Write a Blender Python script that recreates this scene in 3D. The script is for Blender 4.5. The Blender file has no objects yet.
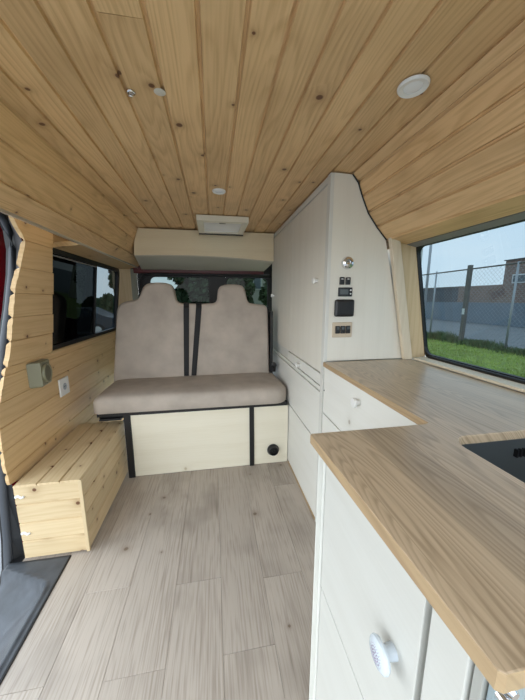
import bpy, bmesh, math, random
from mathutils import Vector, Matrix
random.seed(7)
C = bpy.context.scene
R = math.radians

# ------------------------------------------------------------------ camera
cd = bpy.data.cameras.new('camera'); cam = bpy.data.objects.new('camera', cd)
C.collection.objects.link(cam); C.camera = cam
cd.sensor_fit = 'VERTICAL'; cd.sensor_height = 36; cd.lens = 14.4; cd.clip_start = 0.01; cd.clip_end = 400
th, ps = R(10.323), R(9.866)
Fw = Vector((math.sin(ps)*math.cos(th), math.cos(ps)*math.cos(th), -math.sin(th)))
Rt = Vector((math.cos(ps), -math.sin(ps), 0)); Up = Rt.cross(Fw)
cam.matrix_world = Matrix(((Rt.x, Up.x, -Fw.x, 0), (Rt.y, Up.y, -Fw.y, 0), (Rt.z, Up.z, -Fw.z, 1.25), (0, 0, 0, 1)))

# ------------------------------------------------------------------ world: overcast sky
W = bpy.data.worlds.new('overcast_sky'); C.world = W; W.use_nodes = True
wn, wl = W.node_tree.nodes, W.node_tree.links; wn.clear()
wo = wn.new('ShaderNodeOutputWorld'); wb = wn.new('ShaderNodeBackground')
tc = wn.new('ShaderNodeTexCoord'); sp = wn.new('ShaderNodeSeparateXYZ'); rp = wn.new('ShaderNodeValToRGB')
nz = wn.new('ShaderNodeTexNoise'); nz.inputs['Scale'].default_value = 3.0; nz.inputs['Detail'].default_value = 4
mp = wn.new('ShaderNodeMapping'); mp.inputs['Scale'].default_value = (1, 1, 3.5)
rp.color_ramp.elements[0].position = 0.45; rp.color_ramp.elements[0].color = (.95, .975, .975, 1)
rp.color_ramp.elements[1].position = 0.72; rp.color_ramp.elements[1].color = (.78, .90, 1.0, 1)
ma = wn.new('ShaderNodeMapRange'); ma.inputs[1].default_value = -1; ma.inputs[2].default_value = 1
mx = wn.new('ShaderNodeMix'); mx.data_type = 'RGBA'; mx.inputs[7].default_value = (1, 1, 1, 1)
mr = wn.new('ShaderNodeMapRange'); mr.inputs[1].default_value = .45; mr.inputs[2].default_value = .75; mr.inputs[4].default_value = .7
wl.new(tc.outputs['Generated'], sp.inputs[0]); wl.new(sp.outputs[2], ma.inputs[0]); wl.new(ma.outputs[0], rp.inputs[0])
wl.new(tc.outputs['Generated'], mp.inputs[0]); wl.new(mp.outputs[0], nz.inputs['Vector']); wl.new(nz.outputs['Fac'], mr.inputs[0])
wl.new(mr.outputs[0], mx.inputs[0]); wl.new(rp.outputs[0], mx.inputs[6]); wl.new(mx.outputs[2], wb.inputs[0])
wb.inputs[1].default_value = 3.9
wl.new(wb.outputs[0], wo.inputs[0])

C.view_settings.view_transform = 'Standard'; C.view_settings.look = 'None'
C.view_settings.gamma = 1; C.view_settings.use_curve_mapping = False; C.view_settings.exposure = 0.0

# ------------------------------------------------------------------ materials
def newmat(name):
    m = bpy.data.materials.new(name); m.use_nodes = True
    n = m.node_tree.nodes; b = n.get('Principled BSDF')
    return m, n, m.node_tree.links, b
def simple(name, col, rough=.6, metal=0, spec=.5, noise=0, nscale=20, bump=0, bscale=200, emit=None):
    m, n, l, b = newmat(name)
    b.inputs['Base Color'].default_value = (*col, 1); b.inputs['Roughness'].default_value = rough
    b.inputs['Metallic'].default_value = metal; b.inputs['Specular IOR Level'].default_value = spec
    if noise:
        t = n.new('ShaderNodeTexCoord'); z = n.new('ShaderNodeTexNoise'); z.inputs['Scale'].default_value = nscale; z.inputs['Detail'].default_value = 5
        r = n.new('ShaderNodeMapRange'); r.inputs[1].default_value = .3; r.inputs[2].default_value = .7; r.inputs[3].default_value = 1-noise; r.inputs[4].default_value = 1+noise*.5
        v = n.new('ShaderNodeVectorMath'); v.operation = 'SCALE'; v.inputs[0].default_value = col
        l.new(t.outputs['Object'], z.inputs['Vector']); l.new(z.outputs['Fac'], r.inputs[0]); l.new(r.outputs[0], v.inputs['Scale']); l.new(v.outputs[0], b.inputs['Base Color'])
    if bump:
        t = n.new('ShaderNodeTexCoord'); z = n.new('ShaderNodeTexNoise'); z.inputs['Scale'].default_value = bscale; z.inputs['Detail'].default_value = 3
        bp = n.new('ShaderNodeBump'); bp.inputs['Strength'].default_value = bump; bp.inputs['Distance'].default_value = .002
        l.new(t.outputs['Object'], z.inputs['Vector']); l.new(z.outputs['Fac'], bp.inputs['Height']); l.new(bp.outputs[0], b.inputs['Normal'])
    return m
def M(n, l, op, a, b=None, c=None):
    x = n.new('ShaderNodeMath'); x.operation = op
    for i, v in enumerate((a, b, c)):
        if v is None: continue
        if isinstance(v, (int, float)): x.inputs[i].default_value = v
        else: l.new(v, x.inputs[i])
    return x.outputs[0]
def mixc(n, l, f, a, b):
    x = n.new('ShaderNodeMix'); x.data_type = 'RGBA'
    for i, v in ((0, f), (6, a), (7, b)):
        if isinstance(v, (int, float)): x.inputs[i].default_value = v
        elif isinstance(v, tuple): x.inputs[i].default_value = (*v, 1)
        else: l.new(v, x.inputs[i])
    return x.outputs[2]
def wood(name, light, dark, knotcol=(.13, .05, .018), src='UV', axis=0, knots=.5, freq=95, rough=.5, stave=0, contrast=.6, tint=.14, swirl=.055, kscale=5.0, stain=0, coat=0, fineness=.9, ringw=1.0):
    """grain runs along u (axis 0) of the coordinates; 'UV' is metres along / across the board"""
    m, n, l, b = newmat(name)
    t = n.new('ShaderNodeTexCoord'); s = n.new('ShaderNodeSeparateXYZ')
    l.new(t.outputs['UV' if src == 'UV' else 'Object'], s.inputs[0])
    u = s.outputs[axis]; v = s.outputs[1-axis] if axis < 2 else s.outputs[0]
    if src != 'UV': v = M(n, l, 'ADD', v, M(n, l, 'MULTIPLY', s.outputs[2 if axis < 2 else 1], .83))
    rnd = None
    if stave:
        fl = M(n, l, 'FLOOR', M(n, l, 'DIVIDE', v, stave))
        wn_ = n.new('ShaderNodeTexWhiteNoise'); wn_.noise_dimensions = '1D'; l.new(fl, wn_.inputs['W']); rnd = wn_.outputs['Value']
        u = M(n, l, 'ADD', u, M(n, l, 'MULTIPLY', rnd, 13.0)); v = M(n, l, 'ADD', v, M(n, l, 'MULTIPLY', rnd, 5.0))
    def comb(a, bb, c=0.0):
        x = n.new('ShaderNodeCombineXYZ')
        for i, q in enumerate((a, bb, c)):
            if isinstance(q, (int, float)): x.inputs[i].default_value = q
            else: l.new(q, x.inputs[i])
        return x.outputs[0]
    vec = comb(u, v)
    # knots
    vo = n.new('ShaderNodeTexVoronoi'); vo.voronoi_dimensions = '2D'; vo.inputs['Scale'].default_value = kscale; vo.inputs['Randomness'].default_value = 1
    l.new(vec, vo.inputs['Vector'])
    sc = n.new('ShaderNodeSeparateColor'); l.new(vo.outputs['Color'], sc.inputs[0])
    on = M(n, l, 'LESS_THAN', sc.outputs[0], knots)
    d = M(n, l, 'DIVIDE', vo.outputs['Distance'], kscale)
    rad = M(n, l, 'MULTIPLY_ADD', sc.outputs[1], .0075, .0035)
    near = M(n, l, 'MULTIPLY', on, M(n, l, 'POWER', 2.718, M(n, l, 'MULTIPLY', M(n, l, 'DIVIDE', d, rad), -.55)))
    # grain phase
    n1 = n.new('ShaderNodeTexNoise'); n1.inputs['Scale'].default_value = 1; n1.inputs['Detail'].default_value = 1.5
    l.new(comb(M(n, l, 'MULTIPLY', u, .9), M(n, l, 'MULTIPLY', v, 8.0), 3.3), n1.inputs['Vector'])
    ph = M(n, l, 'ADD', M(n, l, 'MULTIPLY', v, freq*.35), M(n, l, 'MULTIPLY', n1.outputs['Fac'], freq*swirl))
    ph = M(n, l, 'ADD', ph, M(n, l, 'MULTIPLY', near, 1.6))
    saw = M(n, l, 'FRACT', ph)
    ring = M(n, l, 'MULTIPLY', M(n, l, 'POWER', saw, 1.8), M(n, l, 'MINIMUM', M(n, l, 'MULTIPLY', M(n, l, 'SUBTRACT', 1.0, saw), 4.0), 1.0))
    n2 = n.new('ShaderNodeTexNoise'); n2.inputs['Scale'].default_value = 1; n2.inputs['Detail'].default_value = 3
    l.new(comb(M(n, l, 'MULTIPLY', u, 5.0), M(n, l, 'MULTIPLY', v, 150.0), 1.0), n2.inputs['Vector'])
    fine = n2.outputs['Fac']
    n3 = n.new('ShaderNodeTexNoise'); n3.inputs['Scale'].default_value = 1; n3.inputs['Detail'].default_value = 2
    l.new(comb(M(n, l, 'MULTIPLY', u, 1.1), M(n, l, 'MULTIPLY', v, 7.0), 7.0), n3.inputs['Vector'])
    f = M(n, l, 'ADD', M(n, l, 'MULTIPLY', ring, contrast*ringw), M(n, l, 'MULTIPLY', M(n, l, 'SUBTRACT', fine, .5), contrast*fineness*2))
    f = M(n, l, 'ADD', f, M(n, l, 'MULTIPLY', M(n, l, 'SUBTRACT', n3.outputs['Fac'], .5), .9*contrast))
    f = M(n, l, 'MAXIMUM', M(n, l, 'MINIMUM', f, 1.0), 0.0)
    col = mixc(n, l, f, light, dark)
    if stain:
        n4 = n.new('ShaderNodeTexNoise'); n4.inputs['Scale'].default_value = 3.2; n4.inputs['Detail'].default_value = 3; l.new(vec, n4.inputs['Vector'])
        g = n.new('ShaderNodeMapRange'); g.inputs[1].default_value = .5; g.inputs[2].default_value = .72; g.inputs[4].default_value = stain; l.new(n4.outputs['Fac'], g.inputs[0])
        col = mixc(n, l, g.outputs[0], col, tuple(c*.55 for c in dark))
    halo = M(n, l, 'MULTIPLY', near, .9)
    col = mixc(n, l, halo, col, tuple(.5*dark[i]+.5*knotcol[i] for i in range(3)))
    kd = n.new('ShaderNodeMapRange'); kd.inputs[1].default_value = .75; kd.inputs[2].default_value = 1.1; kd.inputs[3].default_value = 1; kd.inputs[4].default_value = 0
    l.new(M(n, l, 'DIVIDE', d, rad), kd.inputs[0])
    col = mixc(n, l, M(n, l, 'MULTIPLY', kd.outputs[0], on), col, knotcol)
    # tint per board
    if stave: tv = rnd
    else:
        at = n.new('ShaderNodeAttribute'); at.attribute_name = 'tint'; tv = at.outputs['Fac']
    k = M(n, l, 'ADD', 1-tint*.5, M(n, l, 'MULTIPLY', tv, tint))
    vs = n.new('ShaderNodeVectorMath'); vs.operation = 'SCALE'; l.new(col, vs.inputs[0]); l.new(k, vs.inputs['Scale'])
    l.new(vs.outputs[0], b.inputs['Base Color'])
    b.inputs['Roughness'].default_value = rough
    if coat: b.inputs['Coat Weight'].default_value = coat; b.inputs['Coat Roughness'].default_value = .3
    bp = n.new('ShaderNodeBump'); bp.inputs['Strength'].default_value = .25; bp.inputs['Distance'].default_value = .001
    l.new(fine, bp.inputs['Height']); l.new(bp.outputs[0], b.inputs['Normal'])
    return m
def glass(name, tr, rough=0.0, refl=1.0):
    m, n, l, b = newmat(name); n.remove(b); o = n['Material Output']
    a = n.new('ShaderNodeBsdfTransparent'); a.inputs[0].default_value = (*tr, 1)
    g = n.new('ShaderNodeBsdfGlossy'); g.inputs['Roughness'].default_value = rough
    fr = n.new('ShaderNodeLayerWeight'); fr.inputs[0].default_value = .5
    fm = M(n, l, 'MULTIPLY', M(n, l, 'MULTIPLY_ADD', M(n, l, 'POWER', fr.outputs['Facing'], 5.0), .85, .05), refl)
    x = n.new('ShaderNodeMixShader'); l.new(fm, x.inputs[0]); l.new(a.outputs[0], x.inputs[1]); l.new(g.outputs[0], x.inputs[2])
    l.new(x.outputs[0], o.inputs[0]); return m

PINE_L, PINE_D = (.62, .42, .215), (.43, .245, .10)
m_ceil = wood('ceiling_pine', (.73, .485, .245), (.46, .26, .105), knots=.6, freq=120, rough=.42, kscale=5.0, stain=.25, swirl=.13, contrast=.68, tint=.13)
m_pine = wood('wall_pine', (.66, .455, .235), (.49, .295, .13), knots=.45, rough=.5, kscale=6.5)
m_benchpine = wood('bench_pine', (.62, .48, .29), (.47, .32, .16), knots=.6, rough=.5, kscale=7.5, contrast=.5)
m_header = wood('header_pine', (.55, .38, .19), (.40, .24, .10), src='OBJ', axis=1, knots=.3, rough=.5, kscale=6)
m_jamb = wood('jamb_pine', (.66, .50, .30), (.52, .36, .18), src='OBJ', axis=2, knots=.2, rough=.55, kscale=7)
m_post = wood('post_pine', (.72, .62, .47), (.63, .52, .37), src='OBJ', axis=2, knots=.0, rough=.5, kscale=7)
m_counter = wood('oiled_worktop_wood', (.50, .39, .27), (.22, .155, .093), swirl=.30, fineness=.7, src='OBJ', axis=1, knots=.02, freq=120, rough=.28, stave=.085, contrast=.8, tint=.30, kscale=4)
m_edge = wood('worktop_edge_wood', (.44, .31, .175), (.24, .15, .078), src='OBJ', axis=1, knots=0, freq=160, rough=.45, tint=.0)
m_sill = wood('sill_pine', (.70, .62, .48), (.58, .48, .34), src='OBJ', axis=1, knots=.1, rough=.5)
m_floor = wood('grey_oak_vinyl', (.45, .39, .335), (.22, .175, .14), knotcol=(.18, .13, .09), knots=.22, freq=80, rough=.42, contrast=.8, tint=.12, kscale=5, ringw=.45, fineness=1.3, swirl=.22, stain=.35)
m_ply = wood('white_washed_plywood', (.74, .71, .63), (.67, .64, .56), knotcol=(.50, .46, .38), src='OBJ', axis=2, knots=.12, freq=30, rough=.5, contrast=.5, tint=0, kscale=4)
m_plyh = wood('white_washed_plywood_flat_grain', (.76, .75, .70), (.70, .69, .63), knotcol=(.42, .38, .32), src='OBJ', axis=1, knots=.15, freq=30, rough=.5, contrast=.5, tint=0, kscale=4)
m_plyn = wood('white_washed_plywood_dimmed_for_near_light', (.585, .58, .54), (.53, .52, .475), knotcol=(.42, .38, .32), src='OBJ', axis=1, knots=.15, freq=30, rough=.5, contrast=.5, tint=0, kscale=4)  # same white plywood, colour darkened to balance the stronger light on the near cabinet
m_plyx = wood('cream_plywood', (.76, .65, .45), (.68, .56, .36), knotcol=(.5, .4, .26), src='OBJ', axis=0, knots=.06, freq=26, rough=.5, contrast=.5, tint=0, kscale=4)
m_bedply = wood('bed_panel_plywood', (.76, .71, .58), (.69, .63, .49), knotcol=(.52, .44, .3), src='OBJ', axis=0, knots=.1, freq=26, rough=.5, contrast=.6, tint=0, kscale=4)
m_white = simple('white_paint', (.66, .655, .61), .45, noise=.05, nscale=9)
m_pwhite = simple('white_plastic', (.78, .78, .76), .3)
m_knob = simple('white_porcelain', (.60, .66, .72), .15)
m_pattern = simple('knob_print', (.30, .25, .33), .3)
m_black = simple('black_rubber', (.007, .007, .008), .5, bump=.1)
m_blackm = simple('black_painted_steel', (.008, .008, .009), .45)
m_bplastic = simple('black_plastic', (.010, .010, .011), .35)
m_seal = simple('grey_rubber_seal', (.05, .055, .065), .55)
m_step = simple('dusty_black_plastic', (.055, .062, .074), .5, noise=.35, nscale=14, bump=.3, bscale=300)
m_red = simple('red_car_paint', (.36, .008, .02), .25)
m_redd = simple('dark_red_paint', (.10, .012, .014), .4)
m_fabric = simple('taupe_velour', (.46, .40, .345), .95, noise=.16, nscale=7, bump=.5, bscale=600)
m_strap = simple('black_webbing', (.006, .006, .008), .7, bump=.3, bscale=500)
m_sink = simple('dark_steel_sink', (.17, .19, .20), .38, metal=.6)
m_chrome = simple('chrome', (.75, .75, .76), .12, metal=1)
m_alu = simple('aluminium_strip', (.72, .68, .62), .35, metal=.8)
m_steel = simple('grey_painted_metal', (.22, .215, .21), .5)
m_beige = simple('beige_plastic', (.20, .19, .12), .4)
m_beiged = simple('beige_grille', (.12, .115, .075), .6)
m_gscreen = simple('grey_display', (.10, .11, .11), .2)
m_frost = simple('frosted_lens', (.86, .88, .90), .1)
m_patch = simple('wood_filler', (.66, .55, .36), .7)
m_gRight = glass('window_glass', (.16, .205, .235))
m_gDark = glass('dark_tinted_glass', (.006, .008, .009), refl=.6)
m_gLeft = glass('privacy_glass', (.10, .125, .14), refl=.5)
m_gRear = glass('rear_glass', (.10, .13, .135), refl=.2)

# ------------------------------------------------------------------ helpers
def link(name, me, mat, parent=None, smooth=False):
    o = bpy.data.objects.new(name, me); C.collection.objects.link(o)
    if mat is not None and not me.materials: me.materials.append(mat)
    if parent: o.parent = parent; o.matrix_parent_inverse = parent.matrix_world.inverted()
    if smooth:
        for p in me.polygons: p.use_smooth = True
    return o
def thing(name, label, cat, loc=(0, 0, 0), group=None):
    o = bpy.data.objects.new(name, None); C.collection.objects.link(o); o.location = loc; o.empty_display_size = .05
    o.matrix_world = Matrix.Translation(loc)
    o['label'] = label; o['category'] = cat
    if group: o['group'] = group
    return o
def tag(o, label, cat, group=None):
    o['label'] = label; o['category'] = cat
    if group: o['group'] = group
    return o
def struct(o, label=None):
    o['kind'] = 'structure'
    if label: o['label'] = label
    return o
def fin(name, bm, mat, parent=None, smooth=False):
    bmesh.ops.recalc_face_normals(bm, faces=bm.faces[:])
    me = bpy.data.meshes.new(name); bm.to_mesh(me); bm.free()
    return link(name, me, mat, parent, smooth)
def bx(bm, x0, x1, y0, y1, z0, z1, bev=0, seg=2):
    v = [bm.verts.new((x, y, z)) for x in (x0, x1) for y in (y0, y1) for z in (z0, z1)]
    fs = [bm.faces.new([v[i] for i in q]) for q in ((0, 1, 3, 2), (4, 6, 7, 5), (0, 4, 5, 1), (2, 3, 7, 6), (0, 2, 6, 4), (1, 5, 7, 3))]
    if bev:
        es = list({e for f in fs for e in f.edges})
        bmesh.ops.bevel(bm, geom=es, offset=bev, segments=seg, affect='EDGES', profile=.5)
def box(name, x0, x1, y0, y1, z0, z1, mat, parent=None, bev=.0015, seg=2):
    bm = bmesh.new(); bx(bm, x0, x1, y0, y1, z0, z1, bev, seg); return fin(name, bm, mat, parent)
def prism(bm, pts, d, bev=0, seg=2):
    """pts: 3D polygon; extruded by vector d"""
    d = Vector(d); a = [bm.verts.new(p) for p in pts]; b = [bm.verts.new(Vector(p)+d) for p in pts]
    n = len(pts); f1 = bm.faces.new(a); f2 = bm.faces.new(b[::-1])
    for i in range(n): bm.faces.new((a[i], b[i], b[(i+1) % n], a[(i+1) % n]))
    if bev:
        es = list(set(list(f1.edges)+list(f2.edges)))
        bmesh.ops.bevel(bm, geom=es, offset=bev, segments=seg, affect='EDGES', profile=.5)
def tube(bm, path, r, seg=10, closed=False, flat=1.0):
    path = [Vector(p) for p in path]; rings = []; N = len(path)
    up = Vector((0, 0, 1))
    for i, p in enumerate(path):
        a = path[i-1] if (i or closed) else path[0]; b = path[(i+1) % N] if (i < N-1 or closed) else path[-1]
        t = (b-a).normalized(); s = t.cross(up)
        if s.length < 1e-3: s = t.cross(Vector((0, 1, 0)))
        s.normalize(); w = s.cross(t)
        rings.append([bm.verts.new(p+(s*math.cos(q)*r*flat+w*math.sin(q)*r)) for q in [2*math.pi*k/seg for k in range(seg)]])
    for i in range(N if closed else N-1):
        A, B = rings[i], rings[(i+1) % N]
        for k in range(seg): bm.faces.new((A[k], A[(k+1) % seg], B[(k+1) % seg], B[k]))
    if not closed: bm.faces.new(rings[0][::-1]); bm.faces.new(rings[-1])
def lathe(bm, prof, origin, axis, seg=28):
    """prof: (radius, height) list along axis"""
    ax = Vector(axis).normalized(); s = ax.orthogonal().normalized(); w = ax.cross(s); o = Vector(origin); rings = []
    for r, h in prof:
        rings.append([bm.verts.new(o+ax*h+(s*math.cos(q)+w*math.sin(q))*max(r, 1e-4)) for q in [2*math.pi*k/seg for k in range(seg)]])
    for A, B in zip(rings, rings[1:]):
        for k in range(seg): bm.faces.new((A[k], A[(k+1) % seg], B[(k+1) % seg], B[k]))
    bm.faces.new(rings[0][::-1]); bm.faces.new(rings[-1])
def lathe_o(name, prof, origin, axis, mat, parent=None, seg=28, smooth=True):
    bm = bmesh.new(); lathe(bm, prof, origin, axis, seg); o = fin(name, bm, mat, parent, smooth)
    if smooth:
        o.modifiers.new('e', 'EDGE_SPLIT').split_angle = R(40)
    return o
def planks(name, mat, P, rows, g=.004, c=.004, lip=0.0, parent=None, thick=.01, sub=1, usub=1, gu=None):
    """rows: (v0, v1, [u0, u1, ...]) u may be functions of v; P(u, v, h) -> point, h sinks below the face"""
    V, Fs, UV, T = [], [], [], []
    for v0, v1, us in rows:
        vs = [(v0, g), (v0+lip+.0005, g)] if lip else [(v0, g)]
        vs += [(v0+lip+c+(v1-v0-lip-2*c)*k/sub, 0) for k in range(sub+1)] + [(v1, g)]
        for a, b in zip(us, us[1:]):
            ru, rv, rt = random.uniform(0, 40), random.uniform(0, 40), random.random()
            gj = gu or 0
            cols = []
            for i in range(usub+1): cols.append((i/usub, 0, 0))
            if gj: cols = [(0, 0, gj)]+[(k[0], gj if i == 0 else (-gj if i == len(cols)-1 else 0), 0) for i, k in enumerate(cols)]+[(1, 0, gj)]
            base = len(V)
            for (t, du, gh) in cols:
                for (v, h) in vs:
                    ua = a(v) if callable(a) else a; ub = b(v) if callable(b) else b
                    u = ua+(ub-ua)*t+du
                    V.append(P(u, v, max(h, g if gh else 0))); UV.append((u+ru, v+rv)); T.append(rt)
            nv = len(vs)
            for i in range(len(cols)-1):
                for j in range(nv-1):
                    q = base+i*nv+j; Fs.append((q, q+nv, q+nv+1, q+1))
    q = Fs[0]; fn = (Vector(V[q[1]])-Vector(V[q[0]])).cross(Vector(V[q[3]])-Vector(V[q[0]]))
    r0 = rows[0]; ua = r0[2][0](r0[0]) if callable(r0[2][0]) else r0[2][0]
    out = Vector(P(ua, r0[0], 0))-Vector(P(ua, r0[0], 1))
    # use the middle of the plank for the face direction
    q = Fs[len(vs)//2]; fn = (Vector(V[q[1]])-Vector(V[q[0]])).cross(Vector(V[q[3]])-Vector(V[q[0]]))
    if fn.dot(out) < 0: Fs = [f[::-1] for f in Fs]
    me = bpy.data.meshes.new(name); me.from_pydata(V, [], Fs)
    uvl = me.uv_layers.new(name='UVMap')
    for lp in me.loops: uvl.data[lp.index].uv = UV[lp.vertex_index]
    at = me.attributes.new('tint', 'FLOAT', 'POINT')
    for i, t in enumerate(T): at.data[i].value = t
    o = link(name, me, mat, parent)
    if thick:
        s = o.modifiers.new('solid', 'SOLIDIFY'); s.thickness = thick; s.offset = -1; s.use_rim = True
    return o

# ------------------------------------------------------------------ setting: shell
XW = lambda z: -.95 if z <= .95 else -.95+(z-.95)/(1.56-.95)*.075       # left wall leans in above the sill
def XR(z): return 1.10 if z <= .96 else 1.10-(z-.96)/.54*.11            # right wall / glass
YR = 3.02

fr = []
offs = {0: .818, 1: 1.115, 2: .797, 3: 1.088, 4: .80, 5: 1.052, 6: .45, 7: 1.2, 8: .7}
vx = [-.735, -.585, -.40, -.20, -.003, .186, .37, .56, .75, 1.1]
for i in range(9):
    j = offs[i]; us = [-.6] + [q for q in (j-1.22, j, j+1.22) if -.5 < q < 3.0] + [YR]
    fr.append((vx[i], vx[i+1], us))
fo = struct(planks('floor', m_floor, lambda u, v, h: (v, u, -h), fr, g=.0022, c=.0009, gu=.0014, thick=.0))
# strip of floor left of the boards, behind the step
planks_left = [(-.95, -.735, [1.33, YR])]
o = struct(planks('floor_strip', m_floor, lambda u, v, h: (v, u, -h), planks_left, g=.002, c=.001, thick=0)); o.name = 'floor_left'
o = box('subfloor', -1.0, 1.1, 1.33, YR, -.05, -.006, m_black); struct(o); o.name = 'floor_base'
o = box('floor_base', -.733, 1.1, -.6, 1.33, -.05, -.006, m_black); struct(o)

# ceiling: boards run the length of the van and bend down at both sides
prof = [(.945, 1.510), (.835, 1.530), (.779, 1.587), (.73, 1.648), (.697, 1.715), (.674, 1.775), (.64, 1.810)]
flat = [.55, .455, .36, .27, .18, .09, -.01, -.115, -.215, -.315, -.41, -.50]
pp = prof + [(x, 1.816) for x in flat] + [(-.572, 1.808), (-.604, 1.72), (-.645, 1.62), (-.715, 1.556)]
acc = [0]
for a, b in zip(pp, pp[1:]): acc.append(acc[-1]+math.dist(a, b))
def Pc(u, v, h):
    for k in range(len(pp)-1):
        if v <= acc[k+1]+1e-6:
            a, b = pp[k], pp[k+1]; L = acc[k+1]-acc[k]; t = (v-acc[k])/L
            x = a[0]+(b[0]-a[0])*t; z = a[1]+(b[1]-a[1])*t
            nx, nz_ = (b[1]-a[1])/L, -(b[0]-a[0])/L        # outward (up)
            return (x+nx*h, u, z+nz_*h)
rows = []
random.seed(11)
for k in range(len(pp)-1):
    js = [-.6, 3.0]
    if k == 14: js = [-.6, .72, 3.0]
    if k == 17: js = [-.6, .62, 3.0]
    if k == 2: js = [-.6, .35, 3.0]
    rows.append((acc[k], acc[k+1], js))
struct(planks('ceiling', m_ceil, Pc, rows, g=.008, c=.003, lip=.006, gu=.0008, thick=.012))

# left wall boards -------------------------------------------------
ey = [(.0, 1.42), (.395, 1.42), (.402, 1.345), (.49, 1.335), (.63, 1.338), (.76, 1.355), (.857, 1.40), (.93, 1.435), (1.015, 1.462), (1.19, 1.485), (1.31, 1.505), (1.40, 1.54), (1.50, 1.575), (1.54, 1.57), (1.56, 1.54), (1.60, 1.50), (1.8, 1.4)]
def edge(z):
    for (a, b), (c, d) in zip(ey, ey[1:]):
        if z <= c: return b+(d-b)*(z-a)/(c-a)+.0025*math.sin(z*210)*math.sin(z*57)
    return ey[-1][1]
def Pw(u, v, h): return (XW(v)-h, u, v)
Y0, Y1 = 1.80, YR-.03                 # window opening
rows = []
zb = [.02, .13, .24, .35, .46, .57, .68, .79, .90]
for a, b in zip(zb, zb[1:]): rows.append((a, b, [edge, YR]))
rows.append((.90, .938, [edge, YR]))
wl_ = struct(planks('wall_left', m_pine, Pw, rows, g=.0045, c=.003, thick=.014, sub=6))
rows = []
zp = [.94, 1.055, 1.165, 1.275, 1.395, 1.525, 1.66]
random.seed(3)
for k, (a, b) in enumerate(zip(zp, zp[1:])): 
    w = 1.80+[.012, .02, .012, .022, .012, .015][k]
    rows.append((a, b, [edge, w]))
def Pp(u, v, h): return (XW(v)+.008-h, u, v)
o = struct(planks('pillar', m_pine, Pp, rows, g=.0045, c=.003, thick=.020, sub=6)); o.name = 'wall_left_pillar'
# header between window and ceiling strip
bm = bmesh.new()
prism(bm, [(-.716, 1.815, 1.553), (-.877, 1.815, 1.535), (-.89, 1.815, 1.56), (-.716, 1.815, 1.575)], (0, YR-1.815, 0))
o = struct(fin('trim_1', bm, m_header))
bm = bmesh.new()
prism(bm, [(-.712, .2, 1.548), (-.722, .2, 1.548), (-.722, .2, 1.562), (-.712, .2, 1.562)], (0, YR-.2, 0), .001, 1)
struct(fin('trim_2', bm, m_alu))
# wooden sill at window bottom
box('trim_3', -.962, -.938, 1.79, YR, .936, .947, m_header, None, .002); struct(bpy.data.objects['trim_3'])

# window_1 (left): rubber frame, two panes
def leftrect(y0, y1, z0, z1, dx): return [(XW(z0)+dx, y0, z0), (XW(z0)+dx, y1, z0), (XW(z1)+dx, y1, z1), (XW(z1)+dx, y0, z1)]
def rounded(y0, y1, z0, z1, r, n=5):
    pts = []
    for cy_, cz, a0 in ((y1-r, z1-r, 0), (y0+r, z1-r, 90), (y0+r, z0+r, 180), (y1-r, z0+r, 270)):
        for k in range(n+1):
            a = R(a0+90*k/n); pts.append((cy_+r*math.cos(a), cz+r*math.sin(a)))
    return pts
def framing(name, outer, inner, P, d, mat, parent=None):
    bm = bmesh.new(); n = len(outer)
    A = [bm.verts.new(P(*p, 0)) for p in outer]; B = [bm.verts.new(P(*p, 0)) for p in inner]
    A2 = [bm.verts.new(P(*p, d)) for p in outer]; B2 = [bm.verts.new(P(*p, d)) for p in inner]
    for i in range(n):
        j = (i+1) % n
        bm.faces.new((A[i], A[j], B[j], B[i])); bm.faces.new((A2[i], B2[i], B2[j], A2[j]))
        bm.faces.new((A[i], A2[i], A2[j], A[j])); bm.faces.new((B[i], B[j], B2[j], B2[i]))
    return fin(name, bm, mat, parent)
XWl = lambda z: -.95+(z-.95)/(1.56-.95)*.075
Pl = lambda y, z, d: (XWl(z)-.004-d, y, z)
w1 = framing('window_1', rounded(1.74, YR-.01, .935, 1.537, .05), rounded(1.775, YR-.045, .972, 1.508, .04), Pl, .03, m_black); struct(w1)
def pane(name, y0, y1, z0, z1, r, P, d, mat, parent, th=.004):
    bm = bmesh.new(); pts = rounded(y0, y1, z0, z1, r)
    a = [bm.verts.new(P(*p, d)) for p in pts]; b = [bm.verts.new(P(*p, d+th)) for p in pts]
    bm.faces.new(a)
    return fin(name, bm, mat, parent)
def pane1(name, y0, y1, z0, z1, r, P, d, mat, parent):
    bm = bmesh.new(); bm.faces.new([bm.verts.new(P(*p, d)) for p in rounded(y0, y1, z0, z1, r)]); return fin(name, bm, mat, parent)
pane1('dark_pane', 1.77, 2.47, .968, 1.512, .02, Pl, .012, m_gDark, w1)
pane1('clear_pane', 2.44, YR-.04, .968, 1.512, .03, Pl, .020, m_gLeft, w1)
bm = bmesh.new(); prism(bm, leftrect(2.455, 2.475, .97, 1.51, -.008), (-.012, 0, 0)); fin('pane_seal', bm, m_black, w1)
bm = bmesh.new(); prism(bm, leftrect(1.78, 2.46, 1.492, 1.50, -.006), (-.006, 0, 0)); fin('slide_rail', bm, m_steel, w1)

# outer skin / lower left body so light does not leak in
o = box('outer', -1.06, -.97, 1.60, YR, -.3, .93, m_black); struct(o); o.name = 'wall_left_outer'

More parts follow.
